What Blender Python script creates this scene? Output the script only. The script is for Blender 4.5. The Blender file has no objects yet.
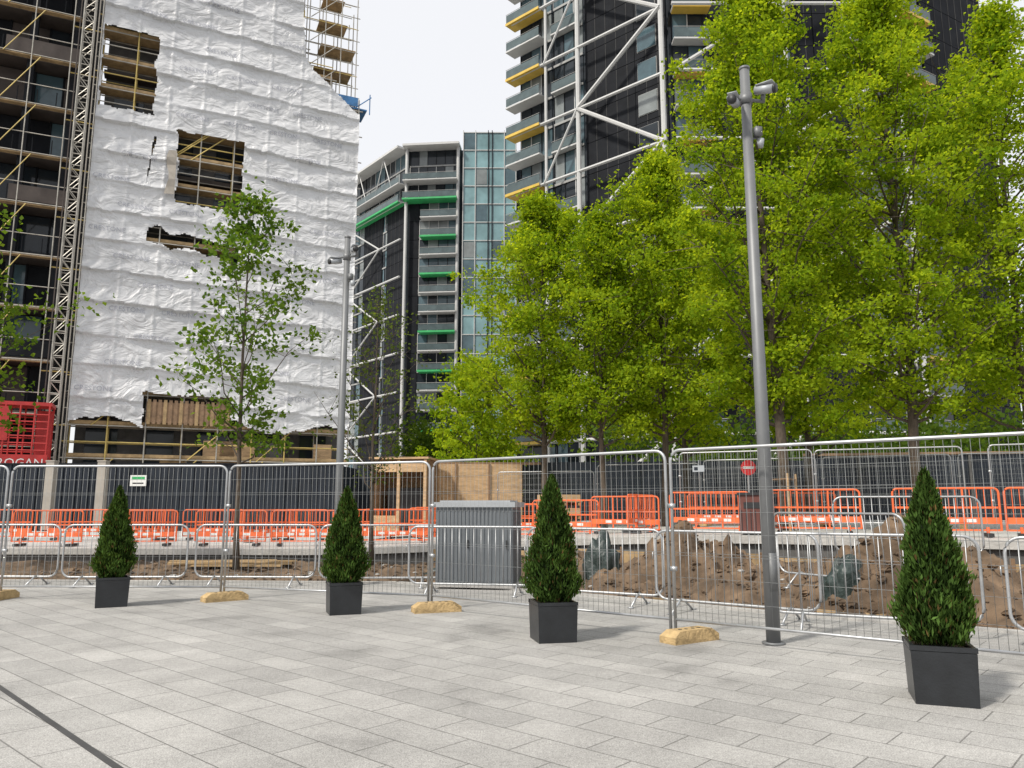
import bpy, math, random
import numpy as np
from mathutils import Vector, Matrix, noise
R=random.Random(7)
rad=math.radians
scene=bpy.context.scene
COL=scene.collection
scene.view_settings.view_transform='Standard'
scene.view_settings.look='None'
scene.view_settings.exposure=0

# ---------------------------------------------------------------- materials
def new_mat(name):
    m=bpy.data.materials.new(name); m.use_nodes=True
    nt=m.node_tree; b=nt.nodes['Principled BSDF']
    return m,nt,b
def pm(name,col,rough=.6,metal=0,var=.15,scale=3.,bump=0.,bscale=20.,spec=.5,stretch=None):
    m,nt,b=new_mat(name); N=nt.nodes; L=nt.links
    tc=N.new('ShaderNodeTexCoord'); mp=N.new('ShaderNodeMapping'); L.new(tc.outputs['Object'],mp.inputs[0])
    if stretch: mp.inputs['Scale'].default_value=stretch
    n=N.new('ShaderNodeTexNoise'); n.inputs['Scale'].default_value=scale; n.inputs['Detail'].default_value=3; n.inputs['Roughness'].default_value=.65
    L.new(mp.outputs[0],n.inputs['Vector'])
    r=N.new('ShaderNodeValToRGB'); r.color_ramp.elements[0].position=.3; r.color_ramp.elements[1].position=.7
    r.color_ramp.elements[0].color=(*[c*(1-var) for c in col],1)
    r.color_ramp.elements[1].color=(*[min(1,c*(1+var)) for c in col],1)
    L.new(n.outputs[0],r.inputs[0]); L.new(r.outputs[0],b.inputs['Base Color'])
    b.inputs['Roughness'].default_value=rough; b.inputs['Metallic'].default_value=metal
    b.inputs['Specular IOR Level'].default_value=spec
    if bump>0:
        n2=N.new('ShaderNodeTexNoise'); n2.inputs['Scale'].default_value=bscale; n2.inputs['Detail'].default_value=4
        L.new(mp.outputs[0],n2.inputs['Vector'])
        bp=N.new('ShaderNodeBump'); bp.inputs['Strength'].default_value=bump; bp.inputs['Distance'].default_value=.05
        L.new(n2.outputs[0],bp.inputs['Height']); L.new(bp.outputs[0],b.inputs['Normal'])
    return m
def paving(name,c1,c2,mort,bw,bh,rot,ms=.006,stain=.22):
    m,nt,b=new_mat(name); N=nt.nodes; L=nt.links
    tc=N.new('ShaderNodeTexCoord'); mp=N.new('ShaderNodeMapping'); L.new(tc.outputs['Object'],mp.inputs[0])
    mp.inputs['Rotation'].default_value=(0,0,rot)
    br=N.new('ShaderNodeTexBrick'); L.new(mp.outputs[0],br.inputs['Vector'])
    br.inputs['Scale'].default_value=1; br.inputs['Brick Width'].default_value=bw; br.inputs['Row Height'].default_value=bh
    br.inputs['Mortar Size'].default_value=ms; br.inputs['Mortar Smooth'].default_value=.3
    br.inputs['Color1'].default_value=(*c1,1); br.inputs['Color2'].default_value=(*c2,1); br.inputs['Mortar'].default_value=(*mort,1)
    br.offset=.5
    def mult(a,noisescale,lo,hi,det=6,p0=.3,p1=.7):
        n=N.new('ShaderNodeTexNoise'); n.inputs['Scale'].default_value=noisescale; n.inputs['Detail'].default_value=det
        L.new(tc.outputs['Object'],n.inputs['Vector'])
        mr=N.new('ShaderNodeMapRange'); mr.inputs[1].default_value=p0; mr.inputs[2].default_value=p1; mr.inputs[3].default_value=lo; mr.inputs[4].default_value=hi
        L.new(n.outputs[0],mr.inputs[0])
        mx=N.new('ShaderNodeMix'); mx.data_type='RGBA'; mx.blend_type='MULTIPLY'; mx.inputs[0].default_value=1
        L.new(a,mx.inputs[6]); L.new(mr.outputs[0],mx.inputs[7])
        return mx.outputs[2]
    o=mult(br.outputs['Color'],110,.58,1.34,2)
    o=mult(o,28,.86,1.12,3)
    o=mult(o,.45,1-stain,1.06,4)
    o=mult(o,2.6,1-stain*.6,1.05,6)
    o=mult(o,.9,.74,1.0,6,.28,.40)
    L.new(o,b.inputs['Base Color'])
    b.inputs['Roughness'].default_value=.72; b.inputs['Specular IOR Level'].default_value=.35
    bp=N.new('ShaderNodeBump'); bp.inputs['Strength'].default_value=.35; bp.inputs['Distance'].default_value=.01; bp.invert=True
    L.new(br.outputs['Fac'],bp.inputs['Height']); L.new(bp.outputs[0],b.inputs['Normal'])
    return m
def leafmat(name,trans=.45):
    m,nt,b=new_mat(name); N=nt.nodes; L=nt.links
    N.remove(b)
    at=N.new('ShaderNodeAttribute'); at.attribute_name='tint'
    d=N.new('ShaderNodeBsdfDiffuse'); L.new(at.outputs['Color'],d.inputs[0])
    t=N.new('ShaderNodeBsdfTranslucent')
    mx=N.new('ShaderNodeMix'); mx.data_type='RGBA'; mx.blend_type='MULTIPLY'; mx.inputs[0].default_value=1
    L.new(at.outputs['Color'],mx.inputs[6]); mx.inputs[7].default_value=(2.3,1.9,.7,1); L.new(mx.outputs[2],t.inputs[0])
    m1=N.new('ShaderNodeMixShader'); m1.inputs[0].default_value=trans; L.new(d.outputs[0],m1.inputs[1]); L.new(t.outputs[0],m1.inputs[2])
    L.new(m1.outputs[0],N['Material Output'].inputs[0])
    return m

M={}
M['steel']=pm('galvanised_steel',(.46,.47,.48),.45,.7,.12,6)
M['wire']=pm('fence_wire',(.27,.28,.28),.55,.5,.12,3)
M['pole']=pm('painted_pole',(.17,.175,.18),.5,.3,.1,3)
M['foot']=pm('fence_foot_timber',(.44,.31,.15),.8,0,.25,8,.4,30)
M['black']=pm('black_plastic',(.025,.026,.028),.5,0,.2,4)
M['pot']=pm('planter_black',(.016,.018,.021),.38,0,.25,5,.08,60)
M['orange']=pm('orange_plastic',(.78,.15,.045),.5,0,.15,2)
M['whiter']=pm('reflective_white',(.7,.7,.68),.4,0,.1,5)
M['navy']=pm('hoarding_navy',(.014,.019,.028),.55,0,.25,1.2,spec=.3)
M['ply']=pm('plywood',(.50,.34,.19),.75,0,.28,2,.2,12,stretch=(1,1,4))
M['plyd']=pm('timber_dark',(.25,.16,.095),.8,0,.3,3,.2,12)
M['conc']=pm('concrete',(.40,.39,.37),.8,0,.18,1.2,.3,15)
M['concd']=pm('concrete_dark',(.10,.097,.093),.85,0,.3,.8,.3,8)
M['cab']=pm('cabinet_grey',(.15,.165,.18),.45,.3,.08,3)
M['cabt']=pm('cabinet_top',(.36,.38,.40),.5,.2,.08,3)
M['bark']=pm('bark',(.09,.07,.052),.9,0,.35,12,.6,25,stretch=(1,1,.3))
M['soil']=pm('soil',(.125,.084,.052),.95,0,.6,1.6,1.,7)
M['scaf']=pm('scaffold_tube',(.38,.36,.32),.5,.5,.25,2)
M['scafy']=pm('scaffold_tube_yellow',(.5,.38,.12),.6,.1,.2,2)
M['board']=pm('scaffold_board',(.36,.25,.13),.85,0,.35,2)
M['red']=pm('hoist_red',(.45,.03,.028),.5,0,.2,2)
M['glassA']=pm('glazing_dark',(.022,.028,.034),.08,0,.3,.4,spec=.35)
M['glassB']=pm('glazing_blue',(.07,.115,.135),.1,0,.3,.5)
M['glassC']=pm('glazing_blinds',(.20,.22,.22),.2,0,.2,.5)
M['glassT']=pm('lift_tower_glass',(.19,.32,.34),.12,0,.3,.25)
M['slate']=pm('dark_cladding',(.015,.0165,.020),.75,0,.25,.6,spec=.12)
M['white']=pm('exo_steel_white',(.52,.52,.51),.5,0,.06,1)
M['slab']=pm('slab_edge',(.33,.33,.32),.6,0,.15,.8)
M['green']=pm('balcony_green',(.04,.38,.12),.5,0,.15,1)
M['yellow']=pm('balcony_yellow',(.62,.42,.07),.5,0,.15,1)
M['cream']=pm('cream_panel',(.34,.31,.27),.7,0,.15,1)
M['brown']=pm('brown_slab',(.07,.056,.05),.75,0,.25,1)
M['blue']=pm('blue_net',(.05,.16,.35),.8,0,.3,2)
M['logo']=pm('printed_ink',(.42,.43,.48),.8,0,.1,2)
M['signw']=pm('sign_white',(.75,.75,.73),.5,0,.05,2)
M['signr']=pm('sign_red',(.6,.03,.03),.5,0,.05,2)
M['tarp']=pm('tarpaulin',(.03,.045,.042),.45,0,.4,4,.6,10)
M['bin']=pm('bin_brown',(.13,.045,.035),.55,0,.2,3)
M['joint']=pm('joint_dark',(.05,.05,.05),.8,0,.2,3)
M['railg']=pm('balustrade_glass',(.085,.115,.12),.12,0,.2,1,spec=.4)
M['leaf']=leafmat('leaf',.5)
M['needle']=leafmat('conifer_leaf',.2)
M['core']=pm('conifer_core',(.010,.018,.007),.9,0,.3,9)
M['pave']=paving('granite_paving',(.355,.348,.334),(.43,.42,.402),(.19,.185,.175),.66,.33,rad(42))
M['pave2']=paving('terrace_paving',(.46,.45,.43),(.52,.51,.49),(.33,.32,.3),.9,.45,rad(30),stain=.15)
M['ground']=pm('ground_asphalt',(.07,.07,.07),.9,0,.2,.3)
def sheetmat():
    m,nt,b=new_mat('scaffold_sheeting'); N=nt.nodes; L=nt.links
    at=N.new('ShaderNodeAttribute'); at.attribute_name='tint'
    tc=N.new('ShaderNodeTexCoord')
    mp=N.new('ShaderNodeMapping'); mp.inputs['Scale'].default_value=(1,1,1.6); L.new(tc.outputs['Object'],mp.inputs[0])
    L.new(at.outputs['Color'],b.inputs['Base Color'])
    b.inputs['Roughness'].default_value=.36
    n2=N.new('ShaderNodeTexNoise'); n2.inputs['Scale'].default_value=.6; n2.inputs['Detail'].default_value=5; n2.inputs['Distortion'].default_value=3.0; n2.inputs['Roughness'].default_value=.5
    L.new(mp.outputs[0],n2.inputs['Vector'])
    bp=N.new('ShaderNodeBump'); bp.inputs['Strength'].default_value=.6; bp.inputs['Distance'].default_value=.3
    L.new(n2.outputs[0],bp.inputs['Height']); L.new(bp.outputs[0],b.inputs['Normal'])
    tr=N.new('ShaderNodeBsdfTranslucent'); L.new(at.outputs['Color'],tr.inputs[0])
    ms=N.new('ShaderNodeMixShader'); ms.inputs[0].default_value=.15; L.new(b.outputs[0],ms.inputs[1]); L.new(tr.outputs[0],ms.inputs[2]); L.new(ms.outputs[0],N['Material Output'].inputs[0])
    return m
M['sheet']=sheetmat()

# ---------------------------------------------------------------- mesh builder
BOXF=[(0,3,2,1),(4,5,6,7),(0,1,5,4),(1,2,6,5),(2,3,7,6),(3,0,4,7)]
class MB:
    def __init__(s): s.v=[]; s.f=[]; s.m=[]; s.mats=[]
    def mi(s,k):
        if k not in s.mats: s.mats.append(k)
        return s.mats.index(k)
    def hexa(s,p,k):
        b=len(s.v); s.v+= [tuple(q) for q in p]; i=s.mi(k)
        for f in BOXF: s.f.append(tuple(b+j for j in f)); s.m.append(i)
    def box(s,c,d,k,ang=0,taper=1):
        ca,sa=math.cos(ang),math.sin(ang); P=[]
        for z,t in ((-.5,taper),(.5,1)):
            for x,y in ((-.5,-.5),(.5,-.5),(.5,.5),(-.5,.5)):
                X=x*d[0]*t;Y=y*d[1]*t
                P.append((c[0]+X*ca-Y*sa,c[1]+X*sa+Y*ca,c[2]+z*d[2]))
        s.hexa(P,k)
    def quad(s,p,k):
        b=len(s.v); s.v+=[tuple(q) for q in p]; s.f.append(tuple(range(b,b+len(p)))); s.m.append(s.mi(k))
    def path(s,pts,r,k,n=8,cap=True):
        pts=[Vector(p) for p in pts]; i=s.mi(k)
        rs=r if isinstance(r,(list,tuple)) else [r]*len(pts)
        b=len(s.v)
        for j,p in enumerate(pts):
            a=pts[max(0,j-1)]; c=pts[min(len(pts)-1,j+1)]
            t=(c-a).normalized()
            ref=Vector((0,0,1)) if abs(t.z)<.9 else Vector((1,0,0))
            u=t.cross(ref).normalized(); w=t.cross(u).normalized()
            for q in range(n):
                an=2*math.pi*q/n+.3
                s.v.append(tuple(p+(u*math.cos(an)+w*math.sin(an))*rs[j]))
        for j in range(len(pts)-1):
            for q in range(n):
                q2=(q+1)%n
                s.f.append((b+j*n+q,b+j*n+q2,b+(j+1)*n+q2,b+(j+1)*n+q)); s.m.append(i)
        if cap:
            s.f.append(tuple(b+q for q in range(n))[::-1]); s.m.append(i)
            e=b+(len(pts)-1)*n
            s.f.append(tuple(e+q for q in range(n))); s.m.append(i)
    def tube(s,a,b,r,k,n=6,r2=None): s.path([a,b],[r,r if r2 is None else r2],k,n)
    def mesh(s,name,smooth=False):
        me=bpy.data.meshes.new(name); me.from_pydata(s.v,[],s.f)
        for k in s.mats: me.materials.append(M[k])
        me.polygons.foreach_set('material_index',s.m)
        if smooth: me.polygons.foreach_set('use_smooth',[True]*len(s.f))
        me.update(); return me
    def obj(s,name,parent=None,smooth=False,loc=(0,0,0),rot=0):
        return add(name,s.mesh(name,smooth),loc,rot,parent)
def add(name,me,loc=(0,0,0),rot=0,parent=None):
    o=bpy.data.objects.new(name,me); o.location=loc; o.rotation_euler=(0,0,rot); COL.objects.link(o)
    if parent: o.parent=parent
    return o
def empty(name,loc=(0,0,0)):
    e=bpy.data.objects.new(name,None); e.location=loc; e.empty_display_size=.2; COL.objects.link(e); return e
class FR:  # facade frame : s along, n outward, z up
    def __init__(s,mb,P0,P1):
        s.mb=mb; s.p=Vector((P0[0],P0[1],0)); d=Vector((P1[0]-P0[0],P1[1]-P0[1],0)); s.L=d.length; s.e=d/s.L
        s.n=Vector((s.e.y,-s.e.x,0))
    def pt(s,a,n,z): return s.p+s.e*a+s.n*n+Vector((0,0,z))
    def box(s,a0,a1,n0,n1,z0,z1,k):
        s.mb.hexa([s.pt(a0,n1,z0),s.pt(a1,n1,z0),s.pt(a1,n0,z0),s.pt(a0,n0,z0),s.pt(a0,n1,z1),s.pt(a1,n1,z1),s.pt(a1,n0,z1),s.pt(a0,n0,z1)],k)
    def beam(s,a0,z0,a1,z1,n,r,k,sides=6): s.mb.tube(s.pt(a0,n,z0),s.pt(a1,n,z1),r,k,sides)
def npmesh(name,V,F,mat,tint=None,smooth=False):
    me=bpy.data.meshes.new(name)
    nv=len(V); nf,k=F.shape
    me.vertices.add(nv); me.vertices.foreach_set('co',V.astype(np.float32).ravel())
    me.loops.add(nf*k); me.loops.foreach_set('vertex_index',F.astype(np.int32).ravel())
    me.polygons.add(nf); me.polygons.foreach_set('loop_start',np.arange(0,nf*k,k,dtype=np.int32)); 
    me.polygons.foreach_set('loop_total',np.full(nf,k,dtype=np.int32))
    if smooth: me.polygons.foreach_set('use_smooth',np.ones(nf,dtype=bool))
    me.update(calc_edges=True)
    if tint is not None:
        a=me.attributes.new('tint','FLOAT_COLOR','POINT'); c=np.ones((nv,4),np.float32); c[:,:3]=tint; a.data.foreach_set('color',c.ravel())
    me.materials.append(mat); return me

# ---------------------------------------------------------------- ground
def hT(x):
    t=min(1,max(0,(x+6)/12)); t=t*t*(3-2*t); return .3+.5*t
g=MB(); g.quad([(-1500,-1500,-.8),(1500,-1500,-.8),(1500,1500,-.8),(-1500,1500,-.8)],'ground'); g.obj('ground')
edge=[(-60,15.6),(-12,15.4),(-2.2,14.9),(0.6,13.4),(3.6,10.7),(7.5,7.9),(30,-9)]
terr=[(-60,21.6),(-12,21.3),(-5,21.0),(0.5,19.8),(7.8,15.4),(14,11.8),(40,-3.5)]
p=MB()
pts=[(x,y,0) for x,y in edge]
poly=[(30,-60,0)]+pts[::-1]+[(-60,-60,0)]
p.quad(poly,'pave')
for (x0,y0),(x1,y1) in zip(edge[:-1],edge[1:]): p.quad([(x0,y0,0),(x1,y1,0),(x1,y1,-.8),(x0,y0,-.8)],'conc')
p.obj('plaza_paving')
k=MB()
for (x0,y0),(x1,y1) in zip(edge[:-1],edge[1:]):
    d=Vector((x1-x0,y1-y0,0)); n=Vector((-d.y,d.x,0)).normalized()*.16; a=Vector((x0,y0,0));b=Vector((x1,y1,0))
    k.hexa([a+Vector((0,0,-.7)),b+Vector((0,0,-.7)),b+n+Vector((0,0,-.7)),a+n+Vector((0,0,-.7)),a+Vector((0,0,.03)),b+Vector((0,0,.03)),b+n+Vector((0,0,.03)),a+n+Vector((0,0,.03))],'conc')
k.obj('kerb')
def resample(pl,ts):
    out=[]
    for t in ts:
        f=t*(len(pl)-1); i=min(int(f),len(pl)-2); w=f-i
        out.append((pl[i][0]*(1-w)+pl[i+1][0]*w, pl[i][1]*(1-w)+pl[i+1][1]*w))
    return out
ts=list(np.linspace(0,1,150))
def tz(x): return hT(x)
tr=resample(terr,ts); T=MB()
for (x0,y0),(x1,y1) in zip(tr[:-1],tr[1:]):
    T.quad([(x0,y0,tz(x0)),(x1,y1,tz(x1)),(x1*3.0,400,tz(x1)),(x0*3.0,400,tz(x0))],'pave2')
T.quad([(-60,21.6,.3),(-180,400,.3),(-400,400,.3),(-400,21.6,.3)],'pave2')
T.quad([(40,-3.5,.8),(400,-3.5,.8),(400,400,.8),(120,400,.8)],'pave2')
T.obj('terrace')
W=MB()
for (x0,y0),(x1,y1) in zip(tr[:-1],tr[1:]):
    d=Vector((x1-x0,y1-y0,0)); n=Vector((d.y,-d.x,0)).normalized()
    a=Vector((x0,y0,0));b=Vector((x1,y1,0)); za=tz(x0)+.012; zb=tz(x1)+.012
    up=lambda q,z:q+Vector((0,0,z))
    W.hexa([up(a+n*.1,za-.16),up(b+n*.1,zb-.16),up(b-n*.45,zb-.16),up(a-n*.45,za-.16),up(a+n*.1,za),up(b+n*.1,zb),up(b-n*.45,zb),up(a-n*.45,za)],'conc')
    W.quad([up(a,-.7),up(b,-.7),up(b,zb-.16),up(a,za-.16)],'concd')
W.obj('terrace_retaining_wall')
S_=MB()
et=resample(edge,list(np.linspace(.42,.9,16))); tt=resample(terr,list(np.linspace(.42,.9,16)))
for i in range(15):
    for w_,zz in ((.07,.04),(.94,.42)):
        if R.random()<.2: continue
        a=Vector((et[i][0]*(1-w_)+tt[i][0]*w_,et[i][1]*(1-w_)+tt[i][1]*w_,0)); b=Vector((et[i+1][0]*(1-w_)+tt[i+1][0]*w_,et[i+1][1]*(1-w_)+tt[i+1][1]*w_,0))
        d=(b-a); n=Vector((-d.y,d.x,0)).normalized()*.045; z0=zz-.35; z1=zz+R.uniform(-.05,.05)-.02
        b=a+d*.97
        S_.hexa([a+Vector((0,0,z0)),b+Vector((0,0,z0)),b+n+Vector((0,0,z0)),a+n+Vector((0,0,z0)),a+Vector((0,0,z1)),b+Vector((0,0,z1)),b+n+Vector((0,0,z1)),a+n+Vector((0,0,z1))],'board')
        S_.box((a.x,a.y,z1-.15),(.06,.06,.5),'plyd')
S_.obj('timber_shuttering')
NS,NT=520,60
ts2=np.linspace(.14,.9,NS); e2=resample(edge,ts2); t2=resample(terr,ts2)
V=[];
def soilz(x,y,w):
    right=min(1,max(0,(x+1)/5))
    env=math.sin(math.pi*min(1,max(0,w)))
    z=-.1-.22*right+env*(.14+.36*right)+ .30*env*noise.noise((x*.6,y*.6,1))*(.4+1.4*right)
    z+= (.10+.12*right)*noise.noise((x*1.5,y*1.5,4))+.09*noise.noise((x*4.0,y*4.0,9))+.06*noise.noise((x*8,y*8,2))
    z+=.30*right*w
    return z
for i in range(NS):
    for j in range(NT):
        ww=j/(NT-1)*1.02
        x=e2[i][0]*(1-ww)+t2[i][0]*ww; y=e2[i][1]*(1-ww)+t2[i][1]*ww
        V.append((x,y,soilz(x,y,j/(NT-1))))
F=[(i*NT+j,(i+1)*NT+j,(i+1)*NT+j+1,i*NT+j+1) for i in range(NS-1) for j in range(NT-1)]
add('planting_bed_soil',npmesh('planting_bed_soil',np.array(V),np.array(F),M['soil'],smooth=True))
C=MB()
ICO=[]
def clod(x,y,z,s,m):
    # 12-vertex irregular lump
    b0=len(C.v); an=R.random()*6
    for (rz,rr,n) in ((-.6,.6,4),(.05,1.,4),(.6,.6,4)):
        for q in range(n):
            a=an+q*math.pi/2+rz; k=R.uniform(.75,1.2)*s
            C.v.append((x+math.cos(a)*rr*k,y+math.sin(a)*rr*k,z+rz*s*.75*R.uniform(.8,1.2)))
    mi=C.mi(m)
    for l in (0,4):
        for q in range(4):
            C.f.append((b0+l+q,b0+l+(q+1)%4,b0+l+4+(q+1)%4,b0+l+4+q)); C.m.append(mi)
    C.f.append((b0+8,b0+9,b0+10,b0+11)); C.m.append(mi)
for i in range(3800):
    t=R.uniform(.2,.88); w=R.random(); a=resample(edge,[t])[0]; b=resample(terr,[t])[0]
    x=a[0]*(1-w)+b[0]*w; y=a[1]*(1-w)+b[1]*w; s=R.choice([.02,.03,.03,.04,.05,.06,.1])*R.uniform(.7,1.3)
    clod(x,y,soilz(x,y,w),s,'soil' if R.random()<.96 else 'conc')
C.obj('soil_clods')
D=MB(); D.hexa([Vector(q) for q in ((-9.02,11.37,.0),(1.98,.37,.0),(2.01,.40,.0),(-8.99,11.40,.0),(-9.02,11.37,.004),(1.98,.37,.004),(2.01,.40,.004),(-8.99,11.40,.004))],'joint'); D.obj('slot_drain')

# ---------------------------------------------------------------- fence panel
def rounded(Lx,z0,z1,r,n=5):
    pts=[(0,0,z0)]
    for i in range(n+1):
        a=math.pi-i/n*math.pi/2; pts.append((r+math.cos(a)*r,0,z1-r+math.sin(a)*r))
    for i in range(n+1):
        a=math.pi/2-i/n*math.pi/2; pts.append((Lx-r+math.cos(a)*r,0,z1-r+math.sin(a)*r))
    pts.append((Lx,0,z0)); return pts
def heras(Lx,wr=.0022):
    b=MB(); b.path(rounded(Lx,.03,2.08,.12),.018,'steel',8)
    b.tube((.0,0,.2),(Lx,0,.2),.015,'steel')
    n=int(Lx/.072)
    for i in range(1,n):
        x=Lx*i/n
        b.tube((x,0,.2),(x,0,2.06),wr,'wire',3)
    for z in (.42,.66,.9,.93,1.14,1.38,1.62,1.65,1.86):
        b.tube((0,.004,z),(Lx,.004,z),wr*1.1,'wire',3)
    b.box((0,0,1.45),(.07,.05,.05),'steel'); b.box((0,0,.75),(.07,.05,.05),'steel')
    return b.mesh('temporary_fence_panel',True)
def place_between(name,fn,a,b,z=0,gap=.06,cache={}):
    d=Vector((b[0]-a[0],b[1]-a[1],0)); L=d.length; ang=math.atan2(d.y,d.x); u=d/L
    key=(name,round(L,2))
    if key not in cache: cache[key]=fn(L-gap)
    o=add(name,cache[key],(a[0]+u.x*gap/2,a[1]+u.y*gap/2,z),ang); o.rotation_euler[0]=rad(R.uniform(-.8,.8)); return o
J=[(-11.5,12.6),(-8.05,12.42),(-4.52,12.36),(-1.155,11.2),(1.80,8.9),(4.66,6.62),(7.4,4.4)]
for a,b in zip(J[:-1],J[1:]): place_between('temporary_fence_panel',heras,a,b)
def footblock(x,y,ang,z=0):
    b=MB(); Lb,w,h=.66,.24,.13
    prof=[(-Lb/2,0),(-Lb/2,h*.55),(-Lb/2+.09,h),(Lb/2-.09,h),(Lb/2,h*.55),(Lb/2,0)]
    i=b.mi('foot'); n=len(prof)
    for s in (-1,1):
        for q in prof: b.v.append((q[0],s*w/2*(1 if q[1]<h*.9 else .85),q[1]))
    b.f.append(tuple(range(n))); b.m.append(i); b.f.append(tuple(range(2*n-1,n-1,-1))); b.m.append(i)
    for q in range(n): b.f.append((q,n+q,n+(q+1)%n,(q+1)%n)); b.m.append(i)
    for xx in (-.14,-.05,.05,.14): b.tube((xx,0,h-.004),(xx,0,h+.003),.022,'black',8)
    b.obj('fence_foot_block',loc=(x,y,z),rot=ang)
footblock(-11.5,12.55,rad(90)); footblock(-4.45,12.28,rad(40)); footblock(-1.05,11.02,rad(20)); footblock(1.93,8.68,rad(33)); footblock(4.68,6.6,rad(50)); footblock(-8.05,12.42,rad(88))
def tag(x,y,z,ang,w=.14,h=.07):
    b=MB(); b.box((0,-.012,0),(w,.006,h),'cabt'); b.box((-w*.2,-.017,0),(w*.3,.003,h*.5),'navy'); b.tube((0,0,h/2),(0,0,h/2+.06),.004,'steel'); b.obj('fence_tag',loc=(x,y,z),rot=ang)
tag(2.09,8.64,1.86,rad(-38.6)); 

# ---------------------------------------------------------------- crowd barrier
def crowd(L=2.25):
    b=MB(); 
    pts=rounded(L,.45,1.1,.16,6); lo=[(L-.0,0,.45)]
    for i in range(7):
        a=-i/6*math.pi/2; lo.append((L-.16+math.cos(a)*.16,0,.32+math.sin(a)*.16))
    for i in range(7):
        a=-math.pi/2-i/6*math.pi/2; lo.append((.16+math.cos(a)*.16,0,.32+math.sin(a)*.16))
    lo.append((0,0,.45))
    b.path(pts+lo[1:],.018,'steel',8,False)
    n=int(L/.125)
    for i in range(1,n): b.tube((L*i/n,0,.17),(L*i/n,0,1.09),.006,'steel',5)
    for x in (.38,L-.38):
        b.path([(x,-.32,.012),(x,-.05,.17),(x,.05,.17),(x,.32,.012)],.016,'steel',6)
        b.box((x,-.34,.01),(.08,.06,.02),'steel'); b.box((x,.34,.01),(.08,.06,.02),'steel')
    b.tube((0,0,.8),(-.05,0,.8),.008,'steel'); b.tube((-.05,0,.8),(-.05,0,.7),.008,'steel')
    return b.mesh('crowd_barrier',True)
CB=crowd()
def barrier(x,y,ang,tilt=0,z=0):
    o=add('crowd_barrier',CB,(x,y,z),rad(ang)); o.rotation_euler[0]=rad(tilt); return o
for x,y,a in ((-13.0,14.6,1),(-10.65,14.65,-2),(-8.25,14.45,2),(-5.85,14.55,-3),(-3.5,14.3,2),(-1.75,13.35,-10),(.25,12.6,-30),(2.05,11.2,-38),):
    barrier(x,y,a)
barrier(3.15,9.7,-26,4,0.02); barrier(5.2,8.3,-36,-3,0.02)
barrier(4.3,12.6,-60,8,.25); barrier(5.6,13.6,-20,0,.5)

# ---------------------------------------------------------------- orange barriers
def orangeb():
    b=MB(); L=2.0
    b.path(rounded(L,.12,1.0,.1,4),.022,'orange',8)
    b.box((L/2,0,.60),(L-.06,.028,.04),'orange')
    b.box((L/2,0,.33),(L-.05,.032,.13),'orange')
    b.box((L/2,-.0195,.33),(L-.9,.004,.07),'whiter')
    for i in range(3): b.box((.7+i*.3,-.0235,.33),(.14,.003,.068),'orange')
    n=15
    for i in range(1,n): b.box((L*i/n,0,.80),(.013,.014,.38),'orange'); b.box((L*i/n,0,.49),(.013,.014,.19),'orange')
    for x in (L/3,2*L/3): b.box((x,0,.56),(.035,.02,.86),'orange')
    for x in (.25,L-.25): b.box((x,0,.04),(.1,.5,.075),'black'); b.box((x,0,.12),(.05,.06,.16),'orange')
    b.box((L/2,0,.135),(L-.05,.028,.035),'orange')
    return b.mesh('pedestrian_barrier',False)
OB=orangeb()
def ob(x,y,a): add('pedestrian_barrier',OB,(x,y,hT(x)+.014),rad(a))
x=-19
while x<-1.5:
    ob(x,22.6+R.uniform(-.3,.3),R.uniform(-9,9)); x+=2.08+R.choice([0,0,.1,.5])
x=-18
while x<-2:
    ob(x,26.2+R.uniform(-.5,.5),R.uniform(-12,12)); x+=2.1+R.choice([0,.3,1.])
for x,y,a in ((-8.5,24.5,50),(-5.5,24.0,80),(-12,24.3,70),(-3,23.8,20),(-1.2,23.4,-10),(.6,22.6,-25),(-.9,26.4,0),(2.2,21.6,-34),(3.0,20.2,60),(4.0,19.7,-33),(6.0,18.3,-20),(8.2,16.75,-18),(10.2,16.1,-24),(12.1,15.2,-26),(14.0,14.2,-28),(5.2,23.0,-8),(7.4,22.4,5)):
    ob(x,y,a)

H2=heras(3.4,.003)
pp=[(-.5,27.2),(2.9,26.3),(6.2,25.0),(9.4,23.4),(12.6,21.8),(15.8,20.3),(19,18.6)]
for a,b in zip(pp[:-1],pp[1:]): add('temporary_fence_panel',H2,(a[0],a[1],hT(a[0])+.02),math.atan2(b[1]-a[1],b[0]-a[0]))
for a,b in (((4.6,21.2),0),((8.0,20.4),0),((11.5,18.6),0)): add('temporary_fence_panel',H2,(a[0],a[1],hT(a[0])+.02),rad(-24))
for q in pp: footblock(q[0],q[1],rad(60),hT(q[0])+.013)

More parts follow.
